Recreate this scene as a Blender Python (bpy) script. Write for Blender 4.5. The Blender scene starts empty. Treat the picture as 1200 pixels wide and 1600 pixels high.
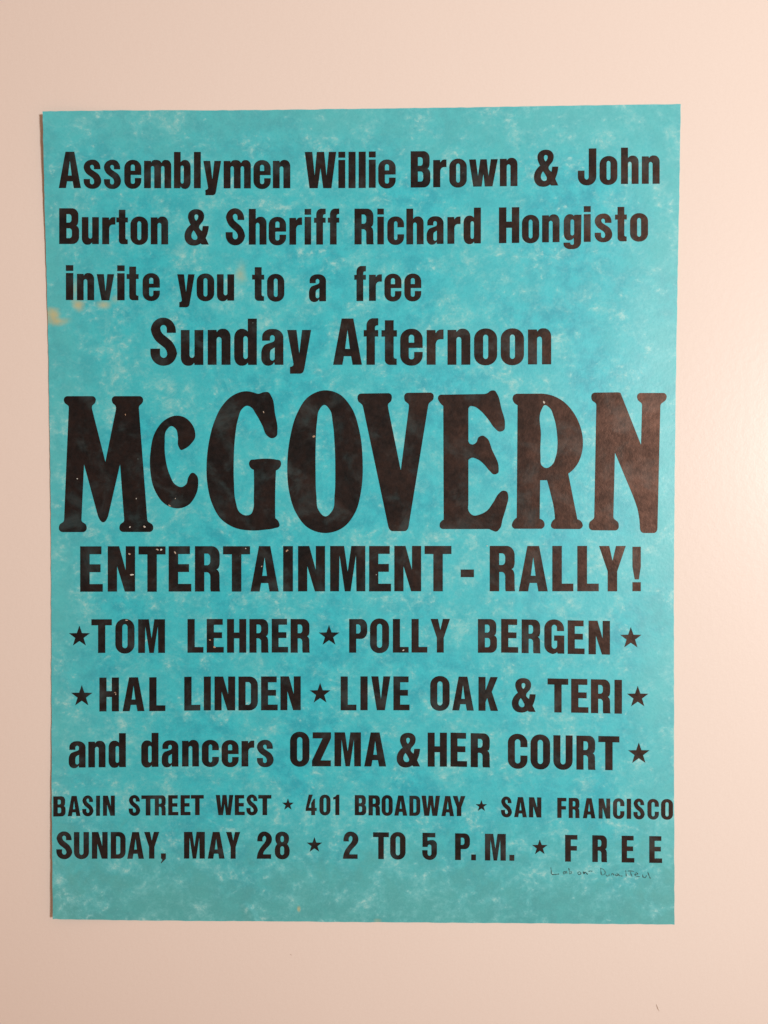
import bpy, bmesh, math, random
from mathutils import Vector, Matrix
from mathutils.geometry import tessellate_polygon

random.seed(7)
S = bpy.context.scene
COL = S.collection
MM = 0.001

# ------------------------------------------------------------------ camera
CAM_LOC = Vector((0.01323064, 0.00937565, 0.26952195))
CAM_ROT = Matrix(((0.99982603, 0.00111742, 0.01861883),
                  (-0.00157467, 0.99969707, 0.02456204),
                  (-0.01858575, -0.02458708, 0.99952491)))
FPX = 1230.0                       # focal length in photo pixels (1200 x 1600)
cam = bpy.data.cameras.new('camera')
cam.sensor_fit = 'VERTICAL'
cam.sensor_height = 24.0
cam.sensor_width = 18.0
cam.lens = 24.0 * FPX / 1600.0
cam.clip_start = 0.01
cam.clip_end = 50.0
cam_ob = bpy.data.objects.new('camera', cam)
COL.objects.link(cam_ob)
cam_ob.matrix_world = Matrix.Translation(CAM_LOC) @ CAM_ROT.to_4x4()
S.camera = cam_ob

# ------------------------------------------------------------------ world, lamp, exposure
world = bpy.data.worlds.new('World')
S.world = world
world.use_nodes = True
bg = world.node_tree.nodes['Background']
# a dim warm room: the walls around give some light back, the ceiling straight above is dark
wt = world.node_tree
tc = wt.nodes.new('ShaderNodeTexCoord')
sp = wt.nodes.new('ShaderNodeSeparateXYZ')
mr = wt.nodes.new('ShaderNodeMapRange')
mr.interpolation_type = 'SMOOTHSTEP'
mr.inputs['From Min'].default_value = 0.62
mr.inputs['From Max'].default_value = 0.93
mr.inputs['To Min'].default_value = 0.60
mr.inputs['To Max'].default_value = 0.05
wt.links.new(tc.outputs['Generated'], sp.inputs[0])
wt.links.new(sp.outputs[2], mr.inputs['Value'])
wt.links.new(mr.outputs['Result'], bg.inputs['Strength'])
bg.inputs['Color'].default_value = (1.0, 0.56, 0.37, 1)

# one shaded lamp above and to the right of the sheet
lamp = bpy.data.lights.new('shaded_lamp', 'SPOT')
lamp.energy = 62.0
lamp.color = (0.875, 0.905, 0.895)
lamp.shadow_soft_size = 0.09
lamp.spot_size = math.radians(50)
lamp.spot_blend = 1.0
lamp_ob = bpy.data.objects.new('shaded_lamp', lamp)
COL.objects.link(lamp_ob)
lamp_ob.location = (0.81, 0.075, 0.96)
lamp_ob.rotation_euler = (Vector((0.12, 0.075, 0)) - lamp_ob.location).to_track_quat('-Z', 'Y').to_euler()

S.view_settings.view_transform = 'Standard'
S.view_settings.look = 'None'
S.view_settings.gamma = 1.0
S.view_settings.use_curve_mapping = False
S.view_settings.exposure = 0.0


# ------------------------------------------------------------------ measured photo position -> metres on the table plane
def P(px, py):
    d = CAM_ROT @ Vector(((px - 600) / FPX, -(py - 800) / FPX, -1.0))
    t = -CAM_LOC.z / d.z
    q = CAM_LOC + d * t
    return q.x, q.y


# ------------------------------------------------------------------ materials
def mat(name):
    m = bpy.data.materials.new(name)
    m.use_nodes = True
    nt = m.node_tree
    return m, nt, nt.nodes['Principled BSDF']


class NG:
    """tiny helper to wire shader nodes"""
    def __init__(self, nt):
        self.nt = nt

    def n(self, kind, **kw):
        o = self.nt.nodes.new(kind)
        for k, v in kw.items():
            if hasattr(o, k) and k not in o.inputs:
                setattr(o, k, v)
        return o

    def link(self, a, b):
        self.nt.links.new(a, b)

    def val(self, sock, v):
        if hasattr(v, 'is_linked'):
            self.link(v, sock)
        else:
            sock.default_value = v

    def math(self, op, a, b=0.0, c=None, clamp=False):
        o = self.nt.nodes.new('ShaderNodeMath')
        o.operation = op
        o.use_clamp = clamp
        self.val(o.inputs[0], a)
        self.val(o.inputs[1], b)
        if c is not None:
            self.val(o.inputs[2], c)
        return o.outputs[0]

    def noise(self, vec, scale, detail=4, rough=0.55, dist=0.0, lac=2.0):
        o = self.nt.nodes.new('ShaderNodeTexNoise')
        self.link(vec, o.inputs['Vector'])
        o.inputs['Scale'].default_value = scale
        o.inputs['Detail'].default_value = detail
        o.inputs['Roughness'].default_value = rough
        o.inputs['Distortion'].default_value = dist
        o.inputs['Lacunarity'].default_value = lac
        return o.outputs['Fac']

    def smooth(self, v, a, b, lo=0.0, hi=1.0):
        o = self.nt.nodes.new('ShaderNodeMapRange')
        o.interpolation_type = 'SMOOTHSTEP'
        self.val(o.inputs['Value'], v)
        o.inputs['From Min'].default_value = a
        o.inputs['From Max'].default_value = b
        o.inputs['To Min'].default_value = lo
        o.inputs['To Max'].default_value = hi
        return o.outputs['Result']

    def mix(self, f, a, b):
        o = self.nt.nodes.new('ShaderNodeMix')
        o.data_type = 'RGBA'
        self.val(o.inputs[0], f)
        for s, v in ((o.inputs[6], a), (o.inputs[7], b)):
            if hasattr(v, 'is_linked'):
                self.link(v, s)
            else:
                s.default_value = (*v, 1)
        return o.outputs[2]

    def coords(self, rot=0.0, scale=(1, 1, 1), loc=(0, 0, 0)):
        tc = self.nt.nodes.new('ShaderNodeTexCoord')
        mp = self.nt.nodes.new('ShaderNodeMapping')
        mp.inputs['Rotation'].default_value = (0, 0, rot)
        mp.inputs['Scale'].default_value = scale
        mp.inputs['Location'].default_value = loc
        self.link(tc.outputs['Object'], mp.inputs['Vector'])
        return mp.outputs['Vector']

    def spot(self, vec, x, y, rx, ry, jitter=None):
        """soft blob with its own ragged shape at (x, y) metres"""
        sx = self.nt.nodes.new('ShaderNodeSeparateXYZ')
        self.link(vec, sx.inputs[0])
        dx = self.math('DIVIDE', self.math('SUBTRACT', sx.outputs[0], x), rx)
        dy = self.math('DIVIDE', self.math('SUBTRACT', sx.outputs[1], y), ry)
        r = self.math('SQRT', self.math('ADD', self.math('MULTIPLY', dx, dx), self.math('MULTIPLY', dy, dy)))
        if jitter is not None:
            r = self.math('ADD', r, self.math('MULTIPLY', self.math('SUBTRACT', jitter, 0.5), 1.6))
        return self.smooth(r, -0.05, 1.25, 1.0, 0.0)


# --- table top: glossy off-white paint with a fine orange-peel
M_TABLE, nt, bs = mat('off_white_lacquer')
g = NG(nt)
v = g.coords()
tone = g.noise(v, 9.0, 3, 0.5)
fine = g.noise(v, 1500.0, 3, 0.6)
c = g.mix(tone, (0.824, 0.723, 0.652), (0.849, 0.748, 0.676))
c = g.mix(g.smooth(fine, 0.3, 0.75, 0.0, 0.10), c, (0.68, 0.56, 0.48))
g.link(c, bs.inputs['Base Color'])
bs.inputs['Roughness'].default_value = 0.33
bs.inputs['Specular IOR Level'].default_value = 0.20
peel = g.math('ADD', g.math('MULTIPLY', g.noise(v, 420.0, 3, 0.55), 0.75),
              g.math('MULTIPLY', g.noise(v, 1300.0, 2, 0.5), 0.25))
bp = g.n('ShaderNodeBump')
bp.inputs['Strength'].default_value = 0.10
bp.inputs['Distance'].default_value = 0.0006
g.link(peel, bp.inputs['Height'])
g.link(bp.outputs['Normal'], bs.inputs['Normal'])

# --- turquoise mottled paper
M_PAPER, nt, bs = mat('mottled_turquoise_paper')
g = NG(nt)
v = g.coords()
warp = nt.nodes.new('ShaderNodeTexNoise')
g.link(v, warp.inputs['Vector'])
warp.inputs['Scale'].default_value = 60.0
warp.inputs['Detail'].default_value = 3.0
vm = nt.nodes.new('ShaderNodeVectorMath')
vm.operation = 'MULTIPLY_ADD'
g.link(warp.outputs['Color'], vm.inputs[0])
vm.inputs[1].default_value = (0.005, 0.005, 0.0)
g.link(v, vm.inputs[2])
wv = vm.outputs[0]
broad = g.noise(wv, 34.0, 2, 0.5)
patch = g.noise(wv, 104.0, 10, 0.70, 0.15)
mp = nt.nodes.new('ShaderNodeMapping')
mp.inputs['Rotation'].default_value = (0, 0, math.radians(-38))
mp.inputs['Scale'].default_value = (1.0, 1.25, 1.0)
g.link(wv, mp.inputs['Vector'])
fibre = g.noise(mp.outputs['Vector'], 420.0, 6, 0.7, 0.2)
grain = g.noise(v, 1500.0, 4, 0.7)
mid = g.noise(wv, 170.0, 7, 0.68)
base = g.mix(g.smooth(mid, 0.34, 0.66), (0.008, 0.400, 0.505), (0.026, 0.560, 0.650))
base = g.mix(g.smooth(broad, 0.34, 0.62, 0.0, 0.6), base, (0.050, 0.550, 0.610))
# the dye has faded and greyed unevenly, most of all along the old sheet's edges; the bottom strip also paints in dim light
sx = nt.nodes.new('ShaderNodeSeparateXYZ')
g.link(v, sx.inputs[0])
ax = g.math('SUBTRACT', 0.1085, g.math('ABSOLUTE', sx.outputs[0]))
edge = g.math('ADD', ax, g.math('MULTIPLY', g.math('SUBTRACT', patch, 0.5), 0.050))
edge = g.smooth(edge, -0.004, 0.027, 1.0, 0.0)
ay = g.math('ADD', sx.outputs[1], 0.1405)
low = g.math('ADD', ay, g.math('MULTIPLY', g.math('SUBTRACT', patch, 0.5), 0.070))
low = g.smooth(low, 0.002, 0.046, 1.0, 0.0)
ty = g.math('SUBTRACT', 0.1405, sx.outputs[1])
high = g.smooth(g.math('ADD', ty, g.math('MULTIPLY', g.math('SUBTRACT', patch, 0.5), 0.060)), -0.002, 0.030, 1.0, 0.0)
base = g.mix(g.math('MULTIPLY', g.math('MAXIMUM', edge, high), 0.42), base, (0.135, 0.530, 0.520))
base = g.mix(g.math('MULTIPLY', low, 0.62), base, (0.100, 0.395, 0.370))  # ageing plus the greyer cast of weaker light, painted into the bottom strip
field = g.math('ADD', g.math('ADD', g.math('MULTIPLY', patch, 0.62), g.math('MULTIPLY', broad, 0.16)),
               g.math('MULTIPLY', fibre, 0.30))
soft = g.smooth(field, 0.50, 0.64)
c = g.mix(g.math('MULTIPLY', soft, 0.46), base, (0.190, 0.640, 0.670))
cloud = g.smooth(field, 0.570, 0.700)
c = g.mix(g.math('MULTIPLY', cloud, 0.60), c, (0.300, 0.680, 0.670))
core = g.smooth(g.math('ADD', g.math('MULTIPLY', patch, 0.5), g.math('MULTIPLY', fibre, 0.6)), 0.615, 0.73)
c = g.mix(g.math('MULTIPLY', core, 0.58), c, (0.430, 0.750, 0.730))
c = g.mix(g.smooth(grain, 0.48, 0.78, 0.0, 0.20), c, (0.22, 0.62, 0.66))
c = g.mix(g.smooth(grain, 0.48, 0.22, 0.0, 0.28), c, (0.010, 0.24, 0.31))
# yellowed stains near the left edge, and small foxing specks
jit = g.noise(v, 190.0, 5, 0.6)
STAIN = (0.640, 0.500, 0.170)
for (px, py, rx, ry, k) in ((84, 492, 15, 12, .72), (93, 502, 19, 8, .66), (123, 477, 12, 10, .66), (118, 452, 7, 20, .35),
                            (163, 477, 13, 8, .55), (376, 428, 11, 20, .4), (467, 1420, 4, 6, .75),
                            (590, 1438, 8, 4, .3), (180, 468, 7, 9, .25)):
    x, y = P(px, py)
    s = 0.2159 / 985.0
    m_ = g.math('MULTIPLY', g.spot(v, x, y, rx * s, ry * s, jit), k)
    c = g.mix(m_, c, STAIN)
# worn, paler fibre along the cut edges
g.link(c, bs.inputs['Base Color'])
bs.inputs['Roughness'].default_value = 0.47
bs.inputs['Specular IOR Level'].default_value = 1.0
# tooth of the paper, plus one crease near the bottom edge
cx, cy = P(368, 1442)
sx = nt.nodes.new('ShaderNodeSeparateXYZ')
g.link(v, sx.inputs[0])
dx = g.math('SUBTRACT', sx.outputs[0], cx)
dy = g.math('SUBTRACT', sx.outputs[1], cy)
rr = g.math('SQRT', g.math('ADD', g.math('MULTIPLY', dx, dx), g.math('MULTIPLY', dy, dy)))
ridge = g.smooth(rr, 0.0066, 0.0088, 1.0, 0.0)
side = g.math('MULTIPLY', g.smooth(dx, 0.0008, 0.0055), g.smooth(rr, 0.0002, 0.0075))
crease = g.math('MULTIPLY', ridge, side)
tooth = g.math('ADD', g.math('MULTIPLY', g.noise(v, 900.0, 4, 0.62), 0.00007), g.math('MULTIPLY', crease, 0.0006))
tooth = g.math('ADD', tooth, g.math('MULTIPLY', g.noise(v, 26.0, 2, 0.5), 0.0011))
bp = g.n('ShaderNodeBump')
bp.inputs['Strength'].default_value = 0.55
bp.inputs['Distance'].default_value = 1.0
g.link(tooth, bp.inputs['Height'])
g.link(bp.outputs['Normal'], bs.inputs['Normal'])

# --- black printing ink, slightly bronzed, worn thin in places
M_EDGE, nt, bs = mat('pale_cut_paper_edge')
g = NG(nt)
v = g.coords()
c = g.mix(g.noise(v, 500.0, 3, 0.6), (0.34, 0.46, 0.42), (0.56, 0.56, 0.48))
g.link(c, bs.inputs['Base Color'])
bs.inputs['Roughness'].default_value = 0.85

M_INK, nt, bs = mat('black_printing_ink')
g = NG(nt)
v = g.coords()
wear = g.noise(v, 95.0, 7, 0.62, 0.4)
fl = g.noise(v, 620.0, 4, 0.7)
c = g.mix(g.smooth(fl, 0.35, 0.7), (0.0010, 0.0075, 0.0090), (0.0050, 0.0120, 0.0140))
c = g.mix(g.math('MULTIPLY', g.smooth(wear, 0.47, 0.72), 0.68), c, (0.030, 0.064, 0.068))
pin = g.math('ADD', g.noise(v, 780.0, 2, 0.5), g.math('MULTIPLY', wear, 0.18))
c = g.mix(g.smooth(pin, 0.865, 0.93, 0.0, 0.7), c, (0.16, 0.25, 0.24))
g.link(c, bs.inputs['Base Color'])
ml = g.math('ADD', g.math('MULTIPLY', g.noise(v, 330.0, 6, 0.7), 0.6), g.math('MULTIPLY', g.noise(v, 70.0, 4, 0.6), 0.4))
g.link(g.smooth(ml, 0.36, 0.64, 0.60, 1.15), bs.inputs['Specular IOR Level'])
g.link(g.smooth(g.noise(v, 55.0, 5, 0.6), 0.35, 0.65, 0.36, 0.43), bs.inputs['Roughness'])
bs.inputs['Specular Tint'].default_value = (1.0, 0.46, 0.31, 1)
hh = g.math('ADD', g.math('MULTIPLY', g.noise(v, 900.0, 4, 0.62), 0.00007), g.math('MULTIPLY', g.noise(v, 26.0, 2, 0.5), 0.0011))
bp = g.n('ShaderNodeBump')
bp.inputs['Strength'].default_value = 0.55
bp.inputs['Distance'].default_value = 1.0
g.link(hh, bp.inputs['Height'])
g.link(bp.outputs['Normal'], bs.inputs['Normal'])

# --- bare paper where ink has chipped off
M_CHIP, nt, bs = mat('bare_paper_fleck')
g = NG(nt)
v = g.coords()
c = g.mix(g.smooth(g.noise(v, 260.0, 2, 0.5), 0.38, 0.62), (0.42, 0.27, 0.17), (0.62, 0.66, 0.60))
g.link(c, bs.inputs['Base Color'])
bs.inputs['Roughness'].default_value = 0.8

# --- faint pen
M_PEN, nt, bs = mat('faint_green_grey_pen')
g = NG(nt)
v = g.coords()
c = g.mix(g.smooth(g.noise(v, 330.0, 3, 0.6), 0.38, 0.62), (0.022, 0.065, 0.065), (0.085, 0.28, 0.28))
g.link(c, bs.inputs['Base Color'])
bs.inputs['Roughness'].default_value = 0.6

M_FIBRE, nt, bs = mat('grey_brown_lint')
g = NG(nt)
v = g.coords()
c = g.mix(g.noise(v, 2500.0, 2, 0.5), (0.50, 0.40, 0.31), (0.60, 0.50, 0.40))
g.link(c, bs.inputs['Base Color'])
bs.inputs['Roughness'].default_value = 0.8


# ------------------------------------------------------------------ object helpers
def link_mesh(name, bm, material, parent=None):
    me = bpy.data.meshes.new(name)
    bm.to_mesh(me)
    bm.free()
    me.materials.append(material)
    o = bpy.data.objects.new(name, me)
    COL.objects.link(o)
    if parent:
        o.parent = parent
    return o


def empty(name, parent=None):
    o = bpy.data.objects.new(name, None)
    o.empty_display_size = 0.01
    COL.objects.link(o)
    if parent:
        o.parent = parent
    return o


# ------------------------------------------------------------------ table top (setting)
bm = bmesh.new()
bmesh.ops.create_cube(bm, size=1.0)
for q in bm.verts:
    q.co = Vector((q.co.x * 1.7, q.co.y * 1.7, q.co.z * 0.03 - 0.015))
bmesh.ops.bevel(bm, geom=[e for e in bm.edges], offset=0.003, segments=3, affect='EDGES')
table = link_mesh('table_surface', bm, M_TABLE)
table['kind'] = 'structure'
table['label'] = 'smooth glossy off-white table top under the poster'

# ------------------------------------------------------------------ the sheet of paper
THICK = 0.16 * MM


def lift(x, y):
    """height of the sheet's upper face above the table: it curls up a little at its left corners"""
    X, Y = x / MM, y / MM
    e = max(0.0, 1 - (X + 108.0) / 42.0) ** 2
    top = max(0.0, (Y - 58.0) / 82.0) ** 1.8 * 2.1
    bot = max(0.0, (-Y - 45.0) / 95.0) ** 1.3 * 1.7
    h = e * (0.20 + 0.06 * math.sin(Y * 0.11) + top + bot)
    wave = 0.05 * (1 + math.sin(X * 0.045 + 0.7) * math.sin(Y * 0.038 + 1.1))
    return THICK + (h + wave) * MM


def PS(px, py):
    """where the line of sight of a measured photo position meets the gently curled sheet"""
    x, y = P(px, py)
    for _ in range(4):
        h = lift(x, y)
        d = CAM_ROT @ Vector(((px - 600) / FPX, -(py - 800) / FPX, -1.0))
        q = CAM_LOC + d * ((h - CAM_LOC.z) / d.z)
        x, y = q.x, q.y
    return x, y


def lerp_poly(pts, t):
    """point on a measured edge (list of photo points) at parameter t along its length"""
    L = [0.0]
    for a, b in zip(pts, pts[1:]):
        L.append(L[-1] + math.hypot(b[0] - a[0], b[1] - a[1]))
    s = t * L[-1]
    for i in range(len(pts) - 1):
        if s <= L[i + 1] or i == len(pts) - 2:
            f = (s - L[i]) / (L[i + 1] - L[i])
            p0 = pts[max(i - 1, 0)]; p1 = pts[i]; p2 = pts[i + 1]; p3 = pts[min(i + 2, len(pts) - 1)]
            h = lambda k: 0.5 * (2 * p1[k] + (p2[k] - p0[k]) * f + (2 * p0[k] - 5 * p1[k] + 4 * p2[k] - p3[k]) * f * f
                                 + (3 * p1[k] - p0[k] - 3 * p2[k] + p3[k]) * f ** 3)
            return h(0), h(1)


LEFT = [(66.5, 174), (69.0, 290), (72.0, 405), (74.6, 500), (76.3, 600), (78.0, 700), (79.3, 800), (80.2, 1000), (80.8, 1220), (82.3, 1436)]
RIGHT = [(1063.5, 162.5), (1061.5, 300), (1059.0, 420), (1056.6, 560), (1054.8, 700), (1053.2, 860), (1053.0, 1020), (1053.3, 1200), (1053.8, 1444.5)]
TOP = [(66.5, 174), (200, 172.5), (400, 172), (560, 170), (720, 168), (900, 165), (1063.5, 162.5)]
BOTTOM = [(82.3, 1436), (200, 1438), (400, 1439.5), (600, 1441), (800, 1442.5), (1053.8, 1444.5)]
NX, NY = 96, 124
rnd = random.Random(3)
grid = []
for j in range(NY + 1):
    t = j / NY
    row = []
    for i in range(NX + 1):
        s = i / NX
        l, r = lerp_poly(LEFT, t), lerp_poly(RIGHT, t)
        a, b = lerp_poly(TOP, s), lerp_poly(BOTTOM, s)
        q = []
        for k in (0, 1):
            c0 = (1 - s) * l[k] + s * r[k] + (1 - t) * a[k] + t * b[k]
            c0 -= (1 - s) * (1 - t) * TOP[0][k] + s * (1 - t) * TOP[-1][k] + (1 - s) * t * BOTTOM[0][k] + s * t * BOTTOM[-1][k]
            q.append(c0)
        if i in (0, NX) or j in (0, NY):            # the cut is a little fuzzy
            q[0] += rnd.uniform(-.35, .35)
            q[1] += rnd.uniform(-.35, .35)
        row.append(PS(*q))
    grid.append(row)
bm = bmesh.new()
up = [[bm.verts.new((x, y, lift(x, y))) for (x, y) in row] for row in grid]
dn = [[bm.verts.new((x, y, lift(x, y) - THICK + 0.02 * MM)) for (x, y) in row] for row in grid]
for j in range(NY):
    for i in range(NX):
        f = bm.faces.new((up[j + 1][i], up[j + 1][i + 1], up[j][i + 1], up[j][i]))
        f.smooth = True
        f = bm.faces.new((dn[j][i], dn[j][i + 1], dn[j + 1][i + 1], dn[j + 1][i]))
        f.smooth = True
sides = len(bm.faces)
rim = [(up[j][i], up[j2][i2]) for j, i, j2, i2 in
       [(j, k, j + 1, k) for j in range(NY) for k in (0, NX)] + [(k, i, k, i + 1) for i in range(NX) for k in (0, NY)]]
for a_, b_ in rim:
    bm.edges.get((a_, b_)).smooth = False
for j in range(NY):
    bm.faces.new((up[j][0], dn[j][0], dn[j + 1][0], up[j + 1][0]))
    bm.faces.new((up[j + 1][NX], dn[j + 1][NX], dn[j][NX], up[j][NX]))
for i in range(NX):
    bm.faces.new((up[0][i + 1], dn[0][i + 1], dn[0][i], up[0][i]))
    bm.faces.new((up[NY][i], dn[NY][i], dn[NY][i + 1], up[NY][i + 1]))
bm.faces.ensure_lookup_table()
for f in bm.faces[sides:]:
    f.material_index = 1
poster = empty('poster')
poster['label'] = 'turquoise mottled paper rally poster printed in heavy black type, lying flat on the off-white surface'
poster['category'] = 'poster'
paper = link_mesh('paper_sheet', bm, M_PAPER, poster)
paper.data.materials.append(M_EDGE)


# ------------------------------------------------------------------ outlines
def fillet(pts):
    """polygon with rounded corners: (x, y) sharp, (x, y, r) or (x, y, a, b) = distance along the incoming / outgoing side"""
    out = []
    n = len(pts)
    for i, p in enumerate(pts):
        if len(p) == 2:
            out.append((p[0], p[1]))
            continue
        a = p[2]
        b = p[3] if len(p) > 3 else a
        q = pts[i - 1]
        r = pts[(i + 1) % n]
        la = math.hypot(q[0] - p[0], q[1] - p[1])
        lb = math.hypot(r[0] - p[0], r[1] - p[1])
        a = min(a, la * 0.98)
        b = min(b, lb * 0.98)
        A = (p[0] + (q[0] - p[0]) * a / la, p[1] + (q[1] - p[1]) * a / la)
        B = (p[0] + (r[0] - p[0]) * b / lb, p[1] + (r[1] - p[1]) * b / lb)
        k = 0.56
        C1 = (A[0] + (p[0] - A[0]) * k, A[1] + (p[1] - A[1]) * k)
        C2 = (B[0] + (p[0] - B[0]) * k, B[1] + (p[1] - B[1]) * k)
        N = 9
        for m in range(N + 1):
            t = m / N
            u = 1 - t
            out.append(tuple(u ** 3 * A[d] + 3 * u * u * t * C1[d] + 3 * u * t * t * C2[d] + t ** 3 * B[d] for d in (0, 1)))
    return out


def spline(pts):
    """closed smooth outline through points; (x, y, 'c') is a corner"""
    n = len(pts)
    cr = [len(p) > 2 for p in pts]
    out = []
    for i in range(n):
        p1, p2 = pts[i], pts[(i + 1) % n]
        out.append((p1[0], p1[1]))
        if cr[i] and cr[(i + 1) % n]:
            continue
        d = math.hypot(p2[0] - p1[0], p2[1] - p1[1])

        def tan(j):
            a, b, c_ = pts[j - 1], pts[j % n], pts[(j + 1) % n]
            la = math.hypot(b[0] - a[0], b[1] - a[1]) + 1e-9
            lc = math.hypot(c_[0] - b[0], c_[1] - b[1]) + 1e-9
            # the shorter neighbour weighs more, so a long straight side stays straight up to its end
            x = (b[0] - a[0]) / la * lc + (c_[0] - b[0]) / lc * la
            y = (b[1] - a[1]) / la * lc + (c_[1] - b[1]) / lc * la
            l = math.hypot(x, y) + 1e-9
            return x / l, y / l
        ch = ((p2[0] - p1[0]) / d, (p2[1] - p1[1]) / d)
        t2 = tan((i + 1) % n) if not cr[(i + 1) % n] else None
        t1 = tan(i) if not cr[i] else None
        if t1 is None:
            t1 = (2 * ch[0] - t2[0], 2 * ch[1] - t2[1])
        if t2 is None:
            t2 = (2 * ch[0] - t1[0], 2 * ch[1] - t1[1])
        N = 7
        for m in range(1, N):
            t = m / N
            h1 = 2 * t ** 3 - 3 * t * t + 1
            h2 = t ** 3 - 2 * t * t + t
            h3 = -2 * t ** 3 + 3 * t * t
            h4 = t ** 3 - t * t
            out.append(tuple(h1 * p1[k] + h2 * d * t1[k] + h3 * p2[k] + h4 * d * t2[k] for k in (0, 1)))
    return out


def box(x0, y0, x1, y1):
    return [(x0, y0), (x0, y1), (x1, y1), (x1, y0)]


def rnd_box(x0, y0, x1, y1, rx, ry):
    return fillet([(x0, y0, rx, ry), (x0, y1, ry, rx), (x1, y1, rx, ry), (x1, y0, ry, rx)])


F, SP = fillet, spline
# every letter: list of contour groups [outer, hole, hole ...]; cap height 100, baseline 0
G = {}
G['A'] = [[F([(0, 0), (18.5, 100), (43.5, 100), (62, 0), (42, 0), (38.8, 18.5), (23.2, 18.5), (20, 0)]), [(25.8, 34.5), (31, 76), (36.2, 34.5)]]]
G['B'] = [[F([(0, 0), (0, 100), (54, 100, 18, 20), (54, 56, 12, 5), (48, 51.5, 1.5, 1.5), (56, 46, 6, 9), (56, 0, 20, 19)]),
           F([(20.5, 60), (20.5, 83.5), (34.5, 83.5, 7, 8), (34.5, 60, 8, 7)]), F([(20.5, 16.5), (20.5, 44), (35.8, 44, 7, 9), (35.8, 16.5, 9, 7)])]]
G['C'] = [[F([(57, 62.5), (57, 101.5, 27, 28), (0, 101.5, 28, 27), (0, -1.5, 27, 28), (57, -1.5, 28, 27), (57, 38), (36.5, 38),
              (36.5, 14.5, 9, 8), (20.5, 14.5, 8, 9), (20.5, 85.5, 9, 8), (36.5, 85.5, 8, 9), (36.5, 62.5)])]]
G['D'] = [[F([(0, 0), (0, 100), (57, 100, 25, 26), (57, 0, 26, 25)]), F([(20.8, 16.5), (20.8, 83.5), (36.5, 83.5, 8, 9), (36.5, 16.5, 9, 8)])]]
G['E'] = [[F([(0, 0), (0, 100), (47, 100), (47, 82.5), (21, 82.5), (21, 60.5), (45, 60.5), (45, 43), (21, 43), (21, 17), (50, 17), (50, 0)])]]
G['F'] = [[F([(0, 0), (0, 100), (46, 100), (46, 82.5), (21.5, 82.5), (21.5, 59), (44, 59), (44, 41.5), (21.5, 41.5), (21.5, 0)])]]
G['G'] = [[F([(57.3, 67), (57.3, 101.5, 28, 28), (0, 101.5, 28, 27), (0, -1.5, 27, 28), (31, -1.5, 10, 6), (37, 4.5), (39, 0), (58, 0), (58, 54),
              (28.5, 54), (28.5, 38), (37.3, 38), (37.3, 14.5, 9, 8), (21.3, 14.5, 8, 9), (21.3, 85.5, 9, 8), (36.7, 85.5, 8, 9), (36.7, 67)])]]
G['H'] = [[F([(0, 0), (0, 100), (21, 100), (21, 60), (36.5, 60), (36.5, 100), (57.5, 100), (57.5, 0), (36.5, 0), (36.5, 42.5), (21, 42.5), (21, 0)])]]
G['I'] = [[box(0, 0, 21.5, 100)]]
G['J'] = [[F([(0, 39.5), (0, -1.5, 25, 24), (50, -1.5, 24, 25), (50, 100), (29.5, 100), (29.5, 14.5, 8, 6), (18, 14.5, 6, 8), (18, 39.5)])]]
G['K'] = [[F([(0, 0), (0, 100), (20.8, 100), (20.8, 60), (35.5, 100), (57, 100), (39.5, 56), (58, 0), (36, 0), (26, 38), (20.8, 26), (20.8, 0)])]]
G['L'] = [[F([(0, 0), (0, 100), (21.3, 100), (21.3, 17), (47, 17), (47, 0)])]]
G['M'] = [[F([(0, 0), (0, 100), (30.8, 100), (38.8, 43), (46.8, 100), (77.6, 100), (77.6, 0), (58, 0), (57, 80), (45.2, 0), (32.4, 0), (20.6, 80), (19.6, 0)])]]
G['N'] = [[F([(0, 0), (0, 100), (25, 100), (39.5, 47), (39.5, 100), (60, 100), (60, 0), (37.5, 0), (20.5, 56), (20.5, 0)])]]
G['O'] = [[rnd_box(0, -1.5, 57, 101.5, 27.5, 28), rnd_box(20.7, 14.5, 36.3, 85.5, 7.8, 9)]]
G['P'] = [[F([(0, 0), (0, 100), (54, 100, 19, 23), (54, 41, 23, 19), (21, 41), (21, 0)]), F([(21, 57), (21, 84), (34, 84, 7, 9), (34, 57, 9, 7)])]]
G['R'] = [[F([(0, 0), (0, 100), (55.5, 100, 18, 21), (55.5, 52, 13, 5), (48.5, 49, 1, 1), (55, 44, 5, 9), (55.5, 6), (56.5, 0), (35.5, 0), (34.5, 6),
              (34.5, 42.5, 10, 8), (21, 42.5), (21, 0)]), F([(21, 58), (21, 83.5), (34.5, 83.5, 7, 9), (34.5, 58, 9, 7)])]]
G['S'] = [[F([(55, 69), (55, 102, 30, 27), (0.8, 102, 27, 28), (0.8, 60, 19, 20), (36.3, 32, 9, 9), (36.3, 15, 9, 8), (20.8, 15, 8, 9), (20.8, 35), (0, 35),
              (0, -2, 29, 28), (57.5, -2, 28, 30), (57.5, 42, 20, 20), (21.3, 71, 8, 9), (21.3, 86, 8, 7), (35.3, 86, 7, 9), (35.3, 69)])]]
G['T'] = [[F([(0, 82), (0, 100), (59.6, 100), (59.6, 82), (40.4, 82), (40.4, 0), (19.4, 0), (19.4, 82)])]]
G['U'] = [[F([(0, 100), (0, -1.5, 27, 28), (56.5, -1.5, 28, 27), (56.5, 100), (36, 100), (36, 14.5, 9, 8), (20.7, 14.5, 8, 9), (20.7, 100)])]]
G['V'] = [[F([(0, 100), (21, 100), (28.6, 32), (36, 100), (56.5, 100), (40.3, 0), (16.5, 0)])]]
G['W'] = [[F([(0, 100), (20.5, 100), (27, 34), (33, 100), (53, 100), (59.5, 34), (66, 100), (86, 100), (73, 0), (50.5, 0), (43, 56), (35.5, 0), (13, 0)])]]
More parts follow.
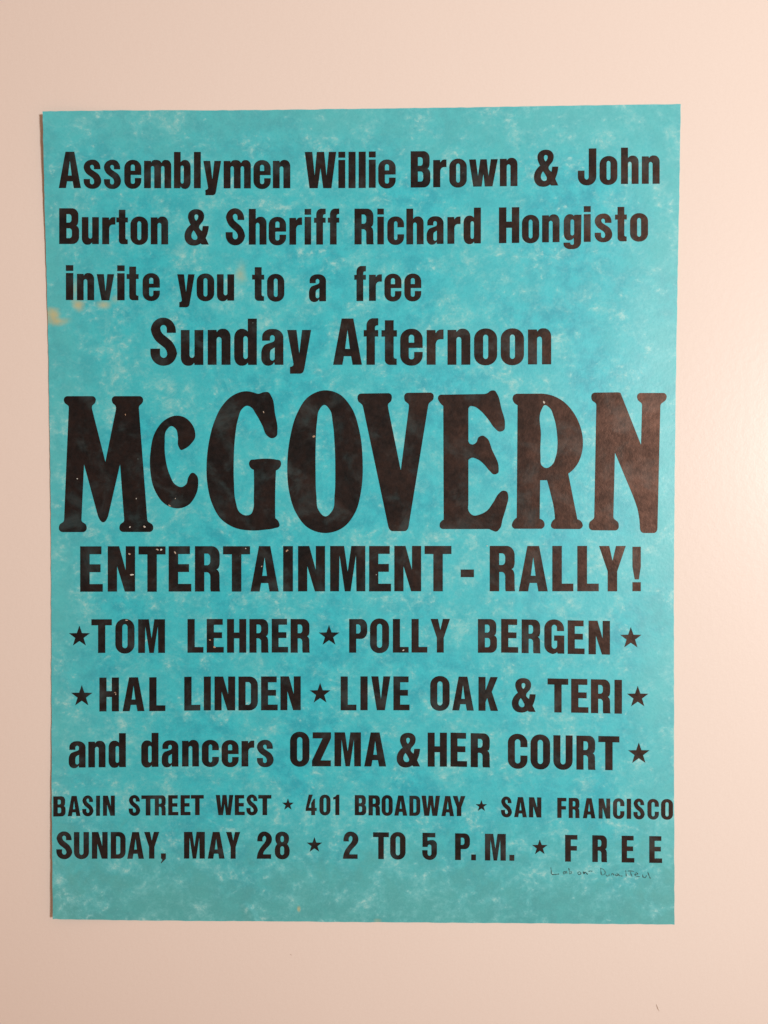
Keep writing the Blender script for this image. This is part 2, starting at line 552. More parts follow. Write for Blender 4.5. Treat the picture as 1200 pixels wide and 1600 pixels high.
G['Y'] = [[F([(0, 100), (22.5, 100), (29.8, 67), (37.5, 100), (59, 100), (40, 44), (40, 0), (19, 0), (19, 44)])]]
G['Z'] = [[F([(2, 82), (2, 100), (55, 100), (55, 83), (25, 17.5), (54.5, 17.5), (54.5, 0), (0, 0), (0, 16.5), (30.5, 82)])]]
G['&'] = [[SP([(32, 99), (44, 96), (51, 88), (52.5, 76), (50, 67), (41, 54.6), (39.6, 52), (47, 38, 'c'), (49, 52, 'c'), (65, 52, 'c'), (62, 33), (56.8, 18.5, 'c'), (65, 0, 'c'),
               (46.5, 0, 'c'), (43, 3, 'c'), (35, -1.5), (24, -3), (12, 0), (3.5, 9), (0, 24.5), (3, 38), (9, 48), (16.4, 55.5, 'c'), (12, 65), (9.3, 77), (12, 89), (20, 96.5)]),
           SP([(32, 84.3), (27.5, 82), (26.7, 77), (31, 66.7, 'c'), (36.5, 76), (36, 82)]),
           SP([(24.5, 39.6, 'c'), (20, 32), (18.5, 25), (21, 16.5), (27.5, 13), (33, 15), (34.5, 20), (31.5, 28)])]]
G['0'] = [[rnd_box(0, -1.5, 54.6, 102, 27, 28), rnd_box(20.4, 15, 34.4, 86, 7, 9)]]
G['1'] = [[F([(10.2, 0), (10.2, 79), (0, 77), (0, 88.5), (11, 92, 5, 5), (17, 101.5), (29.8, 101.5), (29.8, 0)])]]
G['2'] = [[SP([(0, 0, 'c'), (1.5, 13), (5.5, 26), (20, 49), (30.5, 62), (35, 73), (33.5, 82), (28.5, 85.5), (24, 82), (22.7, 65, 'c'), (2, 65, 'c'), (3.2, 81), (7.5, 91), (15, 98.5), (28.5, 102),
               (44, 97), (53.5, 87), (57, 74), (54.5, 61), (48, 51), (34, 36), (26, 25), (23.5, 16.7, 'c'), (54, 16.7, 'c'), (54, 0, 'c')])]]
G['4'] = [[F([(0, 21), (1, 35), (16, 102), (36.5, 102), (16, 37), (28, 37), (28.5, 60), (41.5, 81.5), (48, 81.5), (48, 36.5), (56.5, 36.5), (56.5, 21), (48, 21), (48, 0), (28.5, 0), (28.5, 21)])]]
G['5'] = [[F([(1, 100), (48.5, 100), (48.5, 83), (19.7, 83), (19.7, 70), (27, 73.5, 8, 10), (54.5, 73.5, 17, 18), (54.5, -1.5, 28, 27), (0, -1.5, 27, 27), (0, 35), (19.7, 35),
              (19.7, 14.5, 8, 7), (34, 14.5, 7, 8), (34, 56, 8, 7), (20.5, 56, 6, 6), (20, 47), (1, 47)])]]
G['8'] = [[SP([(27, 101.8), (40, 98.5), (49.5, 90), (52.6, 76), (51, 65), (45.6, 55, 'c'), (52, 45), (55, 28.7), (52, 12.5), (42, 1.5), (28, -2), (13, 1.5), (3, 12.5), (0, 28.7), (2.5, 45),
               (8.5, 55, 'c'), (3.5, 65), (2, 76), (5, 90), (14, 98.5)]), rnd_box(21, 62.5, 33.6, 85.5, 6.3, 9), rnd_box(20, 14, 34.5, 47, 7.2, 9)]]
G[','] = [[F([(0, 20), (16.7, 20), (16.7, 0), (0.8, -17.5), (0, -13.5), (4.5, -6), (3.5, -0.5), (0, 0)])]]
G['.'] = [[box(0, 0, 17, 22)]]
G['-'] = [[box(0, 31, 29, 48)]]
G['!'] = [[F([(0, 98), (18.3, 98), (18.3, 54), (14, 26), (5, 26), (0, 54)])], [box(0, 0, 18.3, 20)]]
G['a'] = [[F([(47, 0), (47, 77.5, 19, 21), (1.8, 77.5, 20, 17), (1.8, 52), (18.5, 52), (18.5, 64, 6, 5), (28.6, 64, 5, 6), (28.6, 51, 5, 4), (0, 41, 11, 16), (0, -2, 17, 14),
              (22, -2, 7, 5), (27.7, 6), (28.6, 0)]), F([(28.6, 37.5), (18.5, 31, 3, 7), (18.5, 9, 6, 5), (28.6, 9, 5, 6)])]]
G['b'] = [[F([(0, 0), (0, 100), (19, 100), (19, 72), (24, 78, 6, 6), (47.5, 78, 15, 20), (47.5, -1.8, 20, 15), (24, -1.8, 6, 5), (19, 5), (17.6, 0)]), rnd_box(19, 13, 28, 62.5, 4.4, 6)]]
G['c'] = [[F([(46.5, 47.5), (46.5, 78, 22, 22), (0, 78, 22, 22), (0, -1.8, 22, 22), (46.5, -1.8, 22, 22), (46.5, 28), (28.3, 28), (28.3, 12, 6, 5), (18.7, 12, 5, 6), (18.7, 64.5, 6, 5), (28.3, 64.5, 5, 6), (28.3, 47.5)])]]
G['d'] = [[F([(47.5, 0), (47.5, 100), (28.5, 100), (28.5, 72), (23.5, 78, 6, 6), (0, 78, 15, 20), (0, -1.8, 20, 15), (23.5, -1.8, 6, 5), (28.5, 5), (29.5, 0)]), rnd_box(19.2, 13, 28.5, 62, 4.4, 6)]]
G['e'] = [[F([(48.3, 36.5), (48.3, 78, 23, 23), (0, 78, 23, 23), (0, -1.8, 23, 23), (48.3, -1.8, 23, 23), (48.3, 28), (30, 28), (30, 12, 6, 5), (18.4, 12, 5, 6), (18.4, 36.5)]),
           F([(18.4, 48), (18.4, 65, 6, 5.5), (30, 65, 5.5, 6), (30, 48)])]]
G['f'] = [[F([(6, 0), (6, 61), (0, 61), (0, 75), (6, 75), (6, 100.5, 16, 14), (31.8, 100.5), (31.8, 85), (24.5, 85, 5, 5), (24.5, 75), (31.8, 75), (31.8, 61), (24.5, 61), (24.5, 0)])]]
G['g'] = [[F([(50, 76), (31, 76), (28.7, 72.5), (25, 78, 4, 8), (1, 78, 16, 21), (1, 4.5, 20, 14), (21, 4.5, 7, 6), (28.5, 11), (29.4, -7.8, 5, 4.5), (19.6, -7.8, 4.5, 4), (18.5, -1.5), (0.3, -1.5),
              (0.5, -20, 15, 19), (48.7, -20, 22, 20)]), rnd_box(19.6, 18.3, 29.7, 63, 4.8, 6)]]
G['h'] = [[F([(0, 0), (0, 100), (19, 100), (19, 71), (24, 78, 6, 6), (48, 78, 15, 18), (48, 0), (29, 0), (29, 61, 6, 4.8), (19, 61, 4.8, 6), (19, 0)])]]
G['i'] = [[box(0, 0, 19.3, 77.5)], [box(0, 83.5, 19.3, 100)]]
G['l'] = [[box(0, 0, 19, 100)]]
G['m'] = [[F([(0, 0), (0, 75.5), (18.5, 75.5), (19, 70.5), (23.5, 78, 5, 6), (45.5, 78, 12, 9), (47.2, 69.5), (52, 78, 5, 6), (74, 78, 13, 16), (74, 0), (55.4, 0), (55.4, 61, 6, 4.4), (46.3, 61, 4.4, 6), (46.3, 0),
              (27.8, 0), (27.8, 61, 6, 4.4), (18.7, 61, 4.4, 6), (18.7, 0)])]]
G['n'] = [[F([(0, 0), (0, 75.5), (18.8, 75.5), (19.3, 70.5), (24.5, 78, 6, 6), (48.8, 78, 15, 18), (48.8, 0), (29.5, 0), (29.5, 60, 6, 5), (19, 60, 5, 6), (19, 0)])]]
G['o'] = [[rnd_box(0, -1.8, 49.3, 78, 24, 23), rnd_box(19.3, 12, 30.2, 64.5, 5.4, 6.5)]]
G['r'] = [[F([(0, 0), (0, 75), (18.5, 75), (19.3, 68), (24.5, 76, 6, 5), (36, 76), (36, 55), (29, 55, 4, 0.5), (19.2, 53, 7, 10), (19.2, 0)])]]
G['s'] = [[F([(45.8, 52), (45.8, 78.5, 23, 20), (0.5, 78.5, 23, 21), (0.5, 45, 13, 14), (28.6, 25, 7, 6), (28.6, 10.5, 6, 5), (17.6, 10.5, 5, 6), (17.6, 25), (0.5, 25), (0.5, -2, 22, 22), (48, -2, 22, 22),
              (48, 34, 15, 14), (18, 54, 6, 6), (18, 64, 5, 5), (28.3, 64, 5, 6), (28.3, 52)])]]
G['t'] = [[F([(7.2, 96.5), (26, 96.5), (26, 75), (33, 75), (33, 61), (26, 61), (26, 13.5, 5, 4), (32.5, 13.5), (32.5, 0), (7.2, 0, 11, 11), (7.2, 61), (0, 61), (0, 75), (7.2, 75)])]]
G['u'] = [[F([(0, 75.5), (0, -1.8, 18, 15), (24, -1.8, 6, 5), (29.2, 5), (29.8, 0), (49, 0), (49, 75.5), (29.7, 75.5), (29.7, 15.5, 6, 5), (19, 15.5, 5, 6), (19, 75.5)])]]
G['v'] = [[F([(0, 75), (20, 75), (24.8, 25), (30, 75), (49, 75), (35.5, 0), (13.5, 0)])]]
G['w'] = [[F([(0, 75), (18.5, 75), (24.5, 28.5), (31, 75), (48.5, 75), (53.5, 28.5), (60, 75), (79, 75), (64.5, 0), (43.3, 0), (39.5, 35.5), (34.5, 0), (11.5, 0)])]]
G['y'] = [[F([(0, 75.5), (20, 75.5), (26, 24), (32, 75.5), (51.5, 75.5), (36.3, -11, 4, 4), (33, -19, 5, 6), (6, -19), (6, -4.3), (10, -4.3, 4, 4), (14, 0, 3, 3)])]]
STAR = []
for k in range(10):
    r_ = 50.0 if k % 2 == 0 else 50.0 * 0.40
    a_ = math.radians(90 - 36 * k)
    STAR.append((r_ * math.cos(a_), r_ * math.sin(a_)))

INK_LIFT = 0.05 * MM
CELL = 3.0 * MM


def drape(bm, height):
    """cut flat print into small cells and lay it on the curled sheet"""
    xs = [q.co.x for q in bm.verts]
    ys = [q.co.y for q in bm.verts]
    if min(xs) < -0.050:
        for axis, lo, hi in ((0, min(xs), min(max(xs), -0.050)), (1, min(ys), max(ys))):
            k = math.floor(lo / CELL) + 1
            while k * CELL < hi:
                n = Vector((1, 0, 0)) if axis == 0 else Vector((0, 1, 0))
                bmesh.ops.bisect_plane(bm, geom=bm.verts[:] + bm.edges[:] + bm.faces[:], plane_co=n * (k * CELL), plane_no=n, dist=1e-8)
                k += 1
    else:
        bmesh.ops.subdivide_edges(bm, edges=[e for e in bm.edges if e.calc_length() > 0.012], cuts=2)
        bmesh.ops.triangulate(bm, faces=bm.faces[:])
    for q in bm.verts:
        q.co.z = lift(q.co.x, q.co.y) + height


def add_outline(bm, loops):
    """loops: outer outline and holes in photo positions -> flat faces on the table plane"""
    polys = []
    for lp in loops:
        pl = []
        for p in lp:
            x, y = PS(*p)
            if not pl or (abs(x - pl[-1][0]) + abs(y - pl[-1][1])) > 2e-6:
                pl.append((x, y))
        if abs(pl[0][0] - pl[-1][0]) + abs(pl[0][1] - pl[-1][1]) < 2e-6:
            pl.pop()
        polys.append([Vector((x, y, 0)) for x, y in pl])
    flat = [q for pl in polys for q in pl]
    vs = [bm.verts.new(q) for q in flat]
    for tri in tessellate_polygon(polys):
        a, b, c_ = (flat[i] for i in tri)
        area = (b.x - a.x) * (c_.y - a.y) - (b.y - a.y) * (c_.x - a.x)
        if abs(area) < 1e-13:
            continue
        idx = tri if area > 0 else tri[::-1]
        try:
            bm.faces.new([vs[i] for i in idx])
        except ValueError:
            pass
    bmesh.ops.delete(bm, geom=[q for q in bm.verts if not q.link_faces], context='VERTS')


def at(poly, x):
    for (xa, ya), (xb, yb) in zip(poly, poly[1:]):
        if x <= xb or (xb, yb) == poly[-1]:
            return ya + (yb - ya) * (x - xa) / (xb - xa)


rj = random.Random(11)


def letter_loops(ch, x0, x1, base, cap):
    groups = G[ch]
    xs = [p[0] for grp in groups for p in grp[0]]
    gx0, gx1 = min(xs), max(xs)
    k = (x1 - x0) / (gx1 - gx0) if x1 else cap / 100.0
    out = []
    dy = rj.uniform(-.15, .15)
    for grp in groups:
        res = []
        for lp in grp:
            r = []
            for (gx, gy) in lp:
                X = x0 + (gx - gx0) * k
                r.append((X, at(base, X) + dy - gy * cap / 100.0))
            res.append(r)
        out.append(res)
    return out


Z = 1200.0 / 340.0


def parse(spec):
    """'X0; A113-235 s250-347 | & 806-940' -> words of (character, left, right) in photo positions; a leading = means photo positions"""
    words = [[]]
    X0 = 0.0
    for tok in spec.split():
        if tok.startswith('@'):
            X0 = float(tok[1:])
        elif tok == '|':
            words.append([])
        else:
            ch = tok[0]
            rest = tok[1:]
            if rest.startswith('='):
                a, b = rest[1:].split('~')
                words[-1].append((ch, float(a), float(b)))
            else:
                a, b = rest.split('~')
                words[-1].append((ch, X0 + float(a) / Z, X0 + float(b) / Z))
    return [w for w in words if w]


def text_line(spec, base, cap, stars=()):
    line = empty('text_line', poster)
    for w in parse(spec):
        bm = bmesh.new()
        for (ch, a, b) in w:
            for loops in letter_loops(ch, a, b, base, cap):
                add_outline(bm, loops)
        drape(bm, INK_LIFT)
        link_mesh('printed_word', bm, M_INK, line)
    for (x0, x1, ytop) in stars:
        R = (x1 - x0) / 1.902
        cx, cy = (x0 + x1) / 2, ytop + R
        bm = bmesh.new()
        add_outline(bm, [[(cx + p[0] * R / 50, cy - p[1] * R / 50) for p in STAR]])
        drape(bm, INK_LIFT)
        link_mesh('star', bm, M_INK, line)
    return line


def zs(X0, Y0, a, b, t):
    return (X0 + a / Z, X0 + b / Z, Y0 + t / Z)


# ------------------------------------------------------------------ the printed lines (letter edges measured on the photo)
text_line('@60 A113~235 s250~347 s362~456 e474~568 m583~733 b748~840 l858~896 y910~1008 m1022~1172 @380 e57~152 n164~260 | '
          'W340~513 i525~563 l581~620 l637~676 i693~731 e745~841 | B924~1032 r1048~1121 o=702.1~729.4 w=733.0~777.8 @740 n145~242 | '
          '&333~467 | J575~677 o695~793 h813~910 n928~1026',
          [(90, 293.9), (380, 294.4), (520, 294.2), (650, 293.0), (810, 290.9), (930, 288.8), (970, 287.6), (1035, 287.3)], 56.8)
text_line('@60 B115~225 u240~334 r352~425 t430~494 o508~605 n620~716 | &806~940 | S1033~1140 h=388.8~416.5 @380 e141~237 r255~325 i339~375 f391~455 f467~530 | '
          'R614~720 i740~776 c795~887 h900~995 a1012~1105 r=699.1~719.6 d=724.4~751.4 | @740 H140~252 o267~362 n378~474 g496~595 i608~646 s668~765 t780~845 o863~962',
          [(90, 381.3), (380, 382.4), (640, 381.9), (700, 381.0), (780, 379.9), (870, 378.6), (1015, 376.4)], 55.9)
text_line('@60 i152~193 n213~308 v322~418 i435~476 t487~553 e575~670 | y766~862 o873~970 u985~1080 | t=394.0~412.9 @380 o132~227 | a363~457 | '
          'f613~677 r694~765 e779~873 e889~982', [(100, 469.0), (380, 470.0), (480, 471.2), (560, 470.4), (662, 470.0)], 54.6)
text_line('@60 S618~765 u786~910 n934~1060 d=366.0~401.4 @380 a100~222 y243~375 | A496~655 f665~745 t763~848 e866~990 r1012~1105 n=699.3~735.0 @740 o3~130 o150~278 n300~428',
          [(230, 570.2), (500, 570.2), (700, 570.0), (865, 569.2)], 72.4)

# ------------------------------------------------------------------ the headline in rounded-serif wood type
ZH = 4.8


def head(X0, loops):
    bm = bmesh.new()
    add_outline(bm, [[(X0 + x / ZH, 590 + y / ZH) for (x, y) in lp] for lp in loops])
    drape(bm, INK_LIFT)
    return bm


headline = empty('headline', poster)
headline['label'] = 'tall condensed headline in rounded-serif capitals across the middle of the poster'
HEAD = []
HEAD.append(head(80, [F([(95, 139, 28, 28), (335, 139, 28, 28), (335, 186, 20, 14), (304, 214, 10, 14), (308, 240), (407, 632), (486, 240), (487, 214, 14, 10), (455, 186, 14, 20), (455, 139, 28, 28), (690, 139, 28, 28),
                          (690, 186, 20, 14), (657, 216, 10, 14), (722, 1078, 14, 10), (766, 1104, 14, 24), (766, 1158, 30, 30), (512, 1158, 30, 30), (512, 1104, 24, 14), (549, 1078, 10, 14), (517, 650),
                          (417, 1085, 60, 24), (364, 1085, 24, 60), (247, 650), (227, 1078, 14, 10), (267, 1104, 14, 24), (267, 1159, 30, 30), (58, 1159, 30, 30), (58, 1104, 24, 14), (97, 1078, 10, 14),
                          (133, 214, 14, 10), (95, 186, 14, 20)])]))
HEAD.append(head(80, [SP([(940, 285), (1000, 298), (1045, 335), (1078, 400), (1078, 455), (1055, 490), (1000, 535), (975, 543), (955, 515), (950, 440), (935, 385), (902, 364), (868, 390), (852, 490), (860, 620), (890, 730),
                           (935, 805), (980, 820), (1012, 800), (1030, 745), (1060, 713), (1092, 735), (1103, 800), (1080, 890), (1030, 955), (940, 981), (850, 945), (780, 850), (743, 690), (745, 560), (780, 410), (850, 320)])]))
HEAD.append(head(310, [SP([(360, 102), (410, 110), (450, 121), (490, 109), (525, 110), (550, 145), (575, 270), (593, 395), (585, 440), (550, 455), (515, 435), (480, 360), (430, 270), (395, 222), (362, 212), (328, 235), (298, 310),
                            (275, 450), (266, 600), (267, 780), (280, 930), (310, 1010), (352, 1033), (395, 1022), (412, 985), (416, 900), (416, 692, 'c'), (386, 668), (380, 640), (393, 618), (420, 614), (585, 615), (612, 622),
                            (621, 648), (612, 673), (582, 697, 'c'), (576, 900), (577, 1055, 'c'), (605, 1088), (608, 1113), (570, 1130), (500, 1141), (400, 1147), (270, 1125), (170, 1060), (105, 950), (68, 800), (62, 650),
                            (80, 480), (120, 330), (180, 210), (265, 130)])]))
HEAD.append(head(310, [SP([(950, 95), (1050, 120), (1145, 220), (1208, 400), (1232, 620), (1222, 840), (1172, 1020), (1085, 1125), (955, 1166), (825, 1128), (730, 1010), (680, 850), (667, 660), (690, 440), (740, 270), (830, 140)]),
                       SP([(945, 205), (985, 240), (1008, 340), (1022, 500), (1027, 700), (1022, 880), (1003, 1000), (952, 1041), (905, 1000), (885, 880), (879, 700), (880, 500), (890, 330), (908, 240)])]))
HEAD.append(head(550, [F([(42, 120, 28, 28), (299, 116, 28, 28), (299, 173, 22, 14), (268, 200, 10, 14), (274, 240), (366, 696), (425, 240), (428, 200, 14, 10), (392, 173, 14, 22), (392, 114, 28, 28), (613, 112, 28, 28), (613, 163, 22, 14),
                           (574, 195, 10, 14), (419, 1152, 36, 26), (280, 1152, 26, 36), (80, 205, 14, 10), (42, 175, 14, 20)])]))
HEAD.append(head(550, [SP([(645, 155), (652, 135), (678, 128, 'c'), (990, 123, 'c'), (1018, 115), (1042, 98), (1070, 98), (1090, 125), (1120, 230), (1147, 350), (1140, 393), (1105, 405), (1072, 380), (1020, 310), (960, 245), (915, 217),
                            (883, 217), (873, 245, 'c'), (873, 465, 'c'), (885, 496), (908, 501), (933, 485), (950, 447), (980, 435), (1010, 452), (1050, 540), (1100, 680), (1095, 715), (1065, 726), (1035, 702), (990, 650), (940, 612),
                            (898, 602), (873, 618, 'c'), (873, 955, 'c'), (882, 1012), (910, 1033), (960, 1026), (1010, 1000), (1060, 935), (1103, 868), (1132, 848), (1160, 855), (1172, 890), (1160, 960), (1130, 1060), (1107, 1135),
                            (1083, 1155), (1055, 1148), (1030, 1136, 'c'), (688, 1136, 'c'), (662, 1125), (658, 1100), (688, 1065, 'c'), (685, 212, 'c'), (658, 185)])]))
HEAD.append(head(800, [SP([(5, 158), (14, 132), (42, 121, 'c'), (220, 120, 'c'), (290, 131), (380, 175), (460, 260), (510, 360), (531, 460), (525, 560), (490, 650), (445, 703), (422, 720, 'c'), (490, 1062, 'c'), (525, 1088), (530, 1115),
                            (508, 1136, 'c'), (318, 1135, 'c'), (294, 1118), (296, 1090), (322, 1060, 'c'), (316, 990), (290, 870), (263, 770, 'c'), (211, 770, 'c'), (208, 1058, 'c'), (240, 1083), (243, 1112), (222, 1134, 'c'), (20, 1134, 'c'),
                            (0, 1112), (8, 1080), (36, 1050, 'c'), (42, 207, 'c'), (15, 186)]),
                       SP([(245, 207), (280, 225), (315, 300), (338, 420), (342, 500), (330, 590), (300, 655), (255, 678), (224, 660), (214, 590), (217, 430), (222, 240)])]))
HEAD.append(head(800, [F([(595, 113, 28, 28), (812, 110, 22, 8), (968, 506), (976, 195, 14, 10), (938, 165, 14, 22), (938, 115, 28, 28), (1160, 115, 28, 28), (1160, 165, 22, 16), (1113, 200, 12, 14), (1090, 1166, 36, 28), (962, 1166, 28, 36),
                           (955, 1030, 70, 60), (925, 928, 60, 60), (772, 562), (760, 1055, 14, 10), (801, 1087, 14, 24), (801, 1147, 30, 30), (577, 1145, 30, 30), (577, 1087, 24, 14), (617, 1055, 10, 14), (633, 195, 14, 10), (595, 168, 14, 22)])]))
for bm in HEAD:
    link_mesh('headline_letter', bm, M_INK, headline)

text_line('@80 E160~285 N312~463 T482~631 E648~773 R793~932 T948~1097 A=391.6~435.5 @400 I150~204 N232~381 M409~603 E624~745 N763~911 T930~1078 | @710 -35~108 | '
          'R195~335 A355~515 L540~656 L678~796 Y798~945 !982~1028', [(120, 924.6), (400, 924.3), (700, 923.9), (1005, 923.9)], 71.0)
text_line('@80 T222~335 O354~460 M480~628 | L752~840 E858~952 H970~1076 R=389.8~419.8 @400 E87~177 R191~297 | P514~614 O629~734 L755~842 L858~945 Y963~1070 | '
          '@710 B130~235 E258~352 R371~475 G496~606 E625~718 N740~858',
          [(140, 1020.4), (400, 1019.7), (690, 1019.8), (790, 1019.8), (850, 1021.0), (955, 1022.9)], 52.7,
          [zs(80, 840, 98, 214, 485), zs(400, 840, 346, 460, 482), zs(710, 840, 914, 1032, 493)])
text_line('@80 H266~374 A394~515 L541~630 | L734~823 I842~881 N901~1015 D1033~1140 E=408.0~434.0 @400 N135~247 | L467~554 I576~616 V636~741 E758~847 | '
          'O961~1068 A=706.8~740.3 @710 K133~241 | &317~448 | T514~628 E644~739 R753~861 I883~924',
          [(150, 1111.8), (270, 1110.8), (330, 1110.0), (480, 1109.7), (700, 1110.0), (780, 1111.0), (860, 1113.0), (975, 1115.2)], 53.0,
          [zs(80, 1040, 110, 228, 107), zs(400, 1040, 297, 411, 95), zs(710, 1040, 952, 1070, 112)])
text_line('@80 a97~190 n205~300 d317~412 | d497~592 a610~702 n722~815 c831~925 e940~1034 r1050~1120 s=401.6~427.6 | @400 O188~295 Z309~414 M433~579 A597~718 | '
          '&776~905 | H947~1053 E=704.0~729.8 @710 R90~197 | C295~403 O420~528 U546~652 R673~778 T794~910',
          [(105, 1199.2), (190, 1198.6), (300, 1197.7), (500, 1197.3), (700, 1197.8), (765, 1199.2), (850, 1201.5), (970, 1203.6)], 53.2,
          [zs(710, 1040, 958, 1076, 424)])
text_line('@70 B47~115 A127~197 S207~269 I283~305 N321~387 | S463~527 T533~607 R607~668 E681~737 E749~804 T806~877 | W943~1040 E1048~1103 S1112~1175 T=403.6~424.1 | '
          '@400 4274~335 0350~411 1426~460 | B545~608 R621~685 O693~754 A763~834 D846~906 W913~1015 A1023~1092 Y1085~1155 | '
          '@730 S187~247 A259~329 N341~409 | F497~547 R560~620 A638~707 N725~789 C804~867 I880~904 S917~979 C994~1057 O1069~1135',
          [(83, 1275.7), (150, 1274.6), (320, 1273.6), (530, 1273.5), (600, 1274.2), (730, 1275.4), (830, 1277.2), (910, 1278.4), (1052, 1280.6)], 31.5,
          [zs(400, 1220, 144, 209, 97), zs(730, 1220, 47, 110, 106)])
text_line('@70 S64~152 U161~244 N260~347 D364~446 A455~547 Y548~632 ,641~668 | M768~883 A899~992 Y1000~1078 | @400 25~88 8104~186 | 2480~565 | T646~733 O740~825 | 5917~998 | '
          'P1098~1180 .1187~1213 | @730 M98~213 .233~260 | F540~608 | R690~772 | E852~922 | E1004~1075',
          [(88, 1341.7), (380, 1341.6), (560, 1341.9), (640, 1342.7), (730, 1344.0), (800, 1344.8), (900, 1346.3), (960, 1347.5), (1036, 1348.4)], 41.8,
          [zs(400, 1220, 280, 365, 310), zs(730, 1220, 358, 443, 323)])

# ------------------------------------------------------------------ faint handwriting below the last line
note = empty('handwritten_note', poster)
note['label'] = 'faint handwritten note in thin grey-green pen'


def strokes(lines, wide):
    bm = bmesh.new()
    for ln in lines:
        pts = [(840 + x / 6.0, 1340 + y / 6.0) for x, y in ln]
        fine_pts = []
        for i in range(len(pts) - 1):
            p0 = pts[max(i - 1, 0)]; p1 = pts[i]; p2 = pts[i + 1]; p3 = pts[min(i + 2, len(pts) - 1)]
            for m in range(6):
                f = m / 6
                fine_pts.append(tuple(0.5 * (2 * p1[k] + (p2[k] - p0[k]) * f + (2 * p0[k] - 5 * p1[k] + 4 * p2[k] - p3[k]) * f * f
                                             + (3 * p1[k] - p0[k] - 3 * p2[k] + p3[k]) * f ** 3) for k in (0, 1)))
        fine_pts.append(pts[-1])
        prev = None
        n = len(fine_pts)
        for i, p in enumerate(fine_pts):
            a, b = fine_pts[max(i - 1, 0)], fine_pts[min(i + 1, n - 1)]
            L = math.hypot(b[0] - a[0], b[1] - a[1]) + 1e-9
            nx, ny = -(b[1] - a[1]) / L, (b[0] - a[0]) / L
            w = wide * 1.2 * (0.35 + 0.65 * abs(math.sin(i * 0.33 + p[0] * 0.4)))
            if i in (0, n - 1):
                w *= 0.4
            q = []
            for s in (-w, w):
                x, y = PS(p[0] + nx * s, p[1] + ny * s)
                q.append(bm.verts.new((x, y, lift(x, y) + INK_LIFT)))
            if prev:
                bm.faces.new((prev[0], prev[1], q[1], q[0]))
            prev = q
    bmesh.ops.recalc_face_normals(bm, faces=bm.faces[:])
    return bm


link_mesh('handwritten_word', strokes([
    [(124, 92), (129, 120), (132, 155), (165, 158), (203, 153)],
    [(262, 130), (242, 138), (246, 152), (262, 146), (270, 128), (278, 152)],
    [(292, 98), (298, 128), (300, 150), (314, 148), (320, 136), (306, 130)],
    [(398, 130), (378, 142), (386, 158), (405, 152), (402, 134)],
    [(426, 128), (436, 152), (446, 136), (470, 158)], [(478, 130), (495, 125), (515, 129)]], 0.75), M_PEN, note)
link_mesh('handwritten_word', strokes([
    [(592, 95), (594, 130), (598, 162)], [(590, 98), (618, 112), (636, 140), (620, 160), (598, 162)],
    [(640, 158), (650, 172), (672, 166), (668, 152)], [(692, 166), (700, 150), (712, 154), (716, 168)],
    [(752, 146), (732, 158), (744, 172), (758, 152), (768, 170), (802, 172)], [(826, 120), (830, 150), (832, 176)],
    [(846, 128), (870, 124), (905, 130)], [(868, 118), (874, 150), (886, 178)],
    [(910, 160), (938, 152), (926, 142), (912, 156), (924, 174), (956, 178)],
    [(984, 158), (990, 182), (1010, 186), (1022, 166)], [(1032, 132), (1044, 166), (1058, 198)]], 0.75), M_PEN, note)

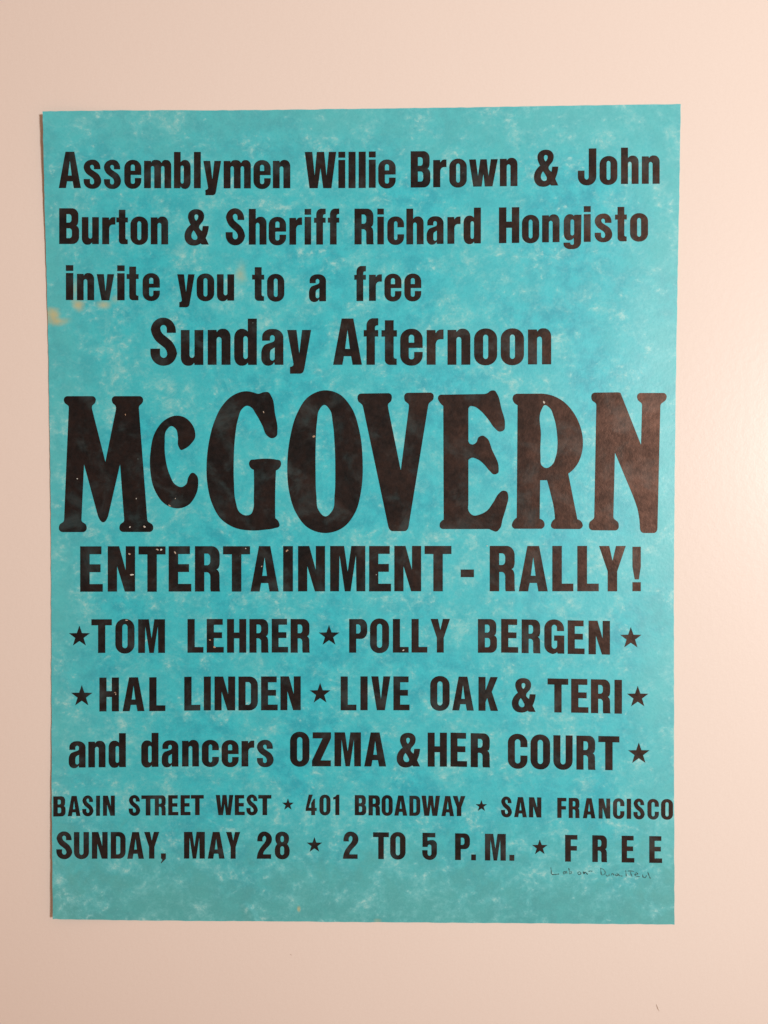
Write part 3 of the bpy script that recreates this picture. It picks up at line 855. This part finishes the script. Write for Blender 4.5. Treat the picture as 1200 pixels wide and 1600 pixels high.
# ------------------------------------------------------------------ flecks where the ink has come away
rc = random.Random(5)
for (px, py, rx, ry, rot) in ((202.5, 865.5, 1.8, 1.4, .6), (206, 898, 3.4, 1.5, -.2), (246, 858.5, 2.6, 1.3, .2), (252, 859, 1.6, 1.6, 0), (274, 863.5, 2.6, 1.2, 1.0), (409, 885, 1.0, 1.3, .5), (384, 857, 1.2, .9, 0),
                              (225.5, 823, 2.3, 1.6, .4), (203, 823.5, 1.0, 1.6, .5), (265, 790, 2.4, 1.0, .5), (850, 628.8, 1.9, 2.4, -.3), (490.5, 682, 2.6, 1.7, -.6), (448.5, 860.5, 2.8, 1.2, -.7),
                              (328, 1000, 1.6, 1.2, .6), (335, 1011, 2.2, 1.5, .4), (630, 1016, 1.8, 1.0, -.4), (198, 969, 2.2, .9, 0), (412, 644, 1.8, .8, 1.2), (196, 648, 1.6, .7, 1.5), (180, 1082, 1.6, .6, 0),
                              (181, 1084.5, .8, 1.2, 0), (121, 748, 1.2, .8, 0), (213, 779, .8, 1.2, 0), (274, 779, .8, 1.0, 0), (386, 1099, 1.2, .8, 0), (588, 898, .6, .8, 0), (761, 853, 1.0, .8, 0)):
    n = 9
    ring = []
    bm = bmesh.new()
    for i in range(n):
        a = i / n * 2 * math.pi
        r = rc.uniform(.65, 1.15)
        ux, uy = rx * r * math.cos(a), ry * r * math.sin(a)
        x, y = PS(px + ux * math.cos(rot) - uy * math.sin(rot), py + ux * math.sin(rot) + uy * math.cos(rot))
        ring.append(bm.verts.new((x, y, lift(x, y) + INK_LIFT + 0.03 * MM)))
    bm.faces.new(ring)
    bm.normal_update()
    for f in bm.faces:
        if f.normal.z < 0:
            f.normal_flip()
    link_mesh('ink_fleck', bm, M_CHIP, poster)


# ------------------------------------------------------------------ lint on the table
def lint(name, label, pts, r):
    bm = bmesh.new()
    prev = None
    for i, (px, py) in enumerate(pts):
        x, y = P(px, py)
        rr_ = r * (0.35 if i in (0, len(pts) - 1) else 1.0)
        ring = [bm.verts.new((x + rr_ * math.cos(a), y + rr_ * 0.6 * math.sin(a), rr_ * (1 + math.sin(a)) + 1e-5)) for a in [k * math.pi / 3 for k in range(6)]]
        if prev:
            for k in range(6):
                bm.faces.new((prev[k], prev[(k + 1) % 6], ring[(k + 1) % 6], ring[k]))
        else:
            bm.faces.new(ring[::-1])
        prev = ring
    bm.faces.new(prev)
    bmesh.ops.recalc_face_normals(bm, faces=bm.faces[:])
    o = link_mesh(name, bm, M_FIBRE)
    o['label'] = label
    o['category'] = 'lint'
    return o


lint('lint_fibre', 'short thin grey-brown fibre on the off-white surface below the poster at its right', [(1025.5, 1569), (1026.8, 1573), (1028.2, 1576.5), (1030, 1580)], 0.00010)
lint('dust_speck', 'tiny dark speck of dust on the off-white surface just below the poster', [(454, 1490.5), (455, 1491.8), (456.2, 1493)], 0.00010)
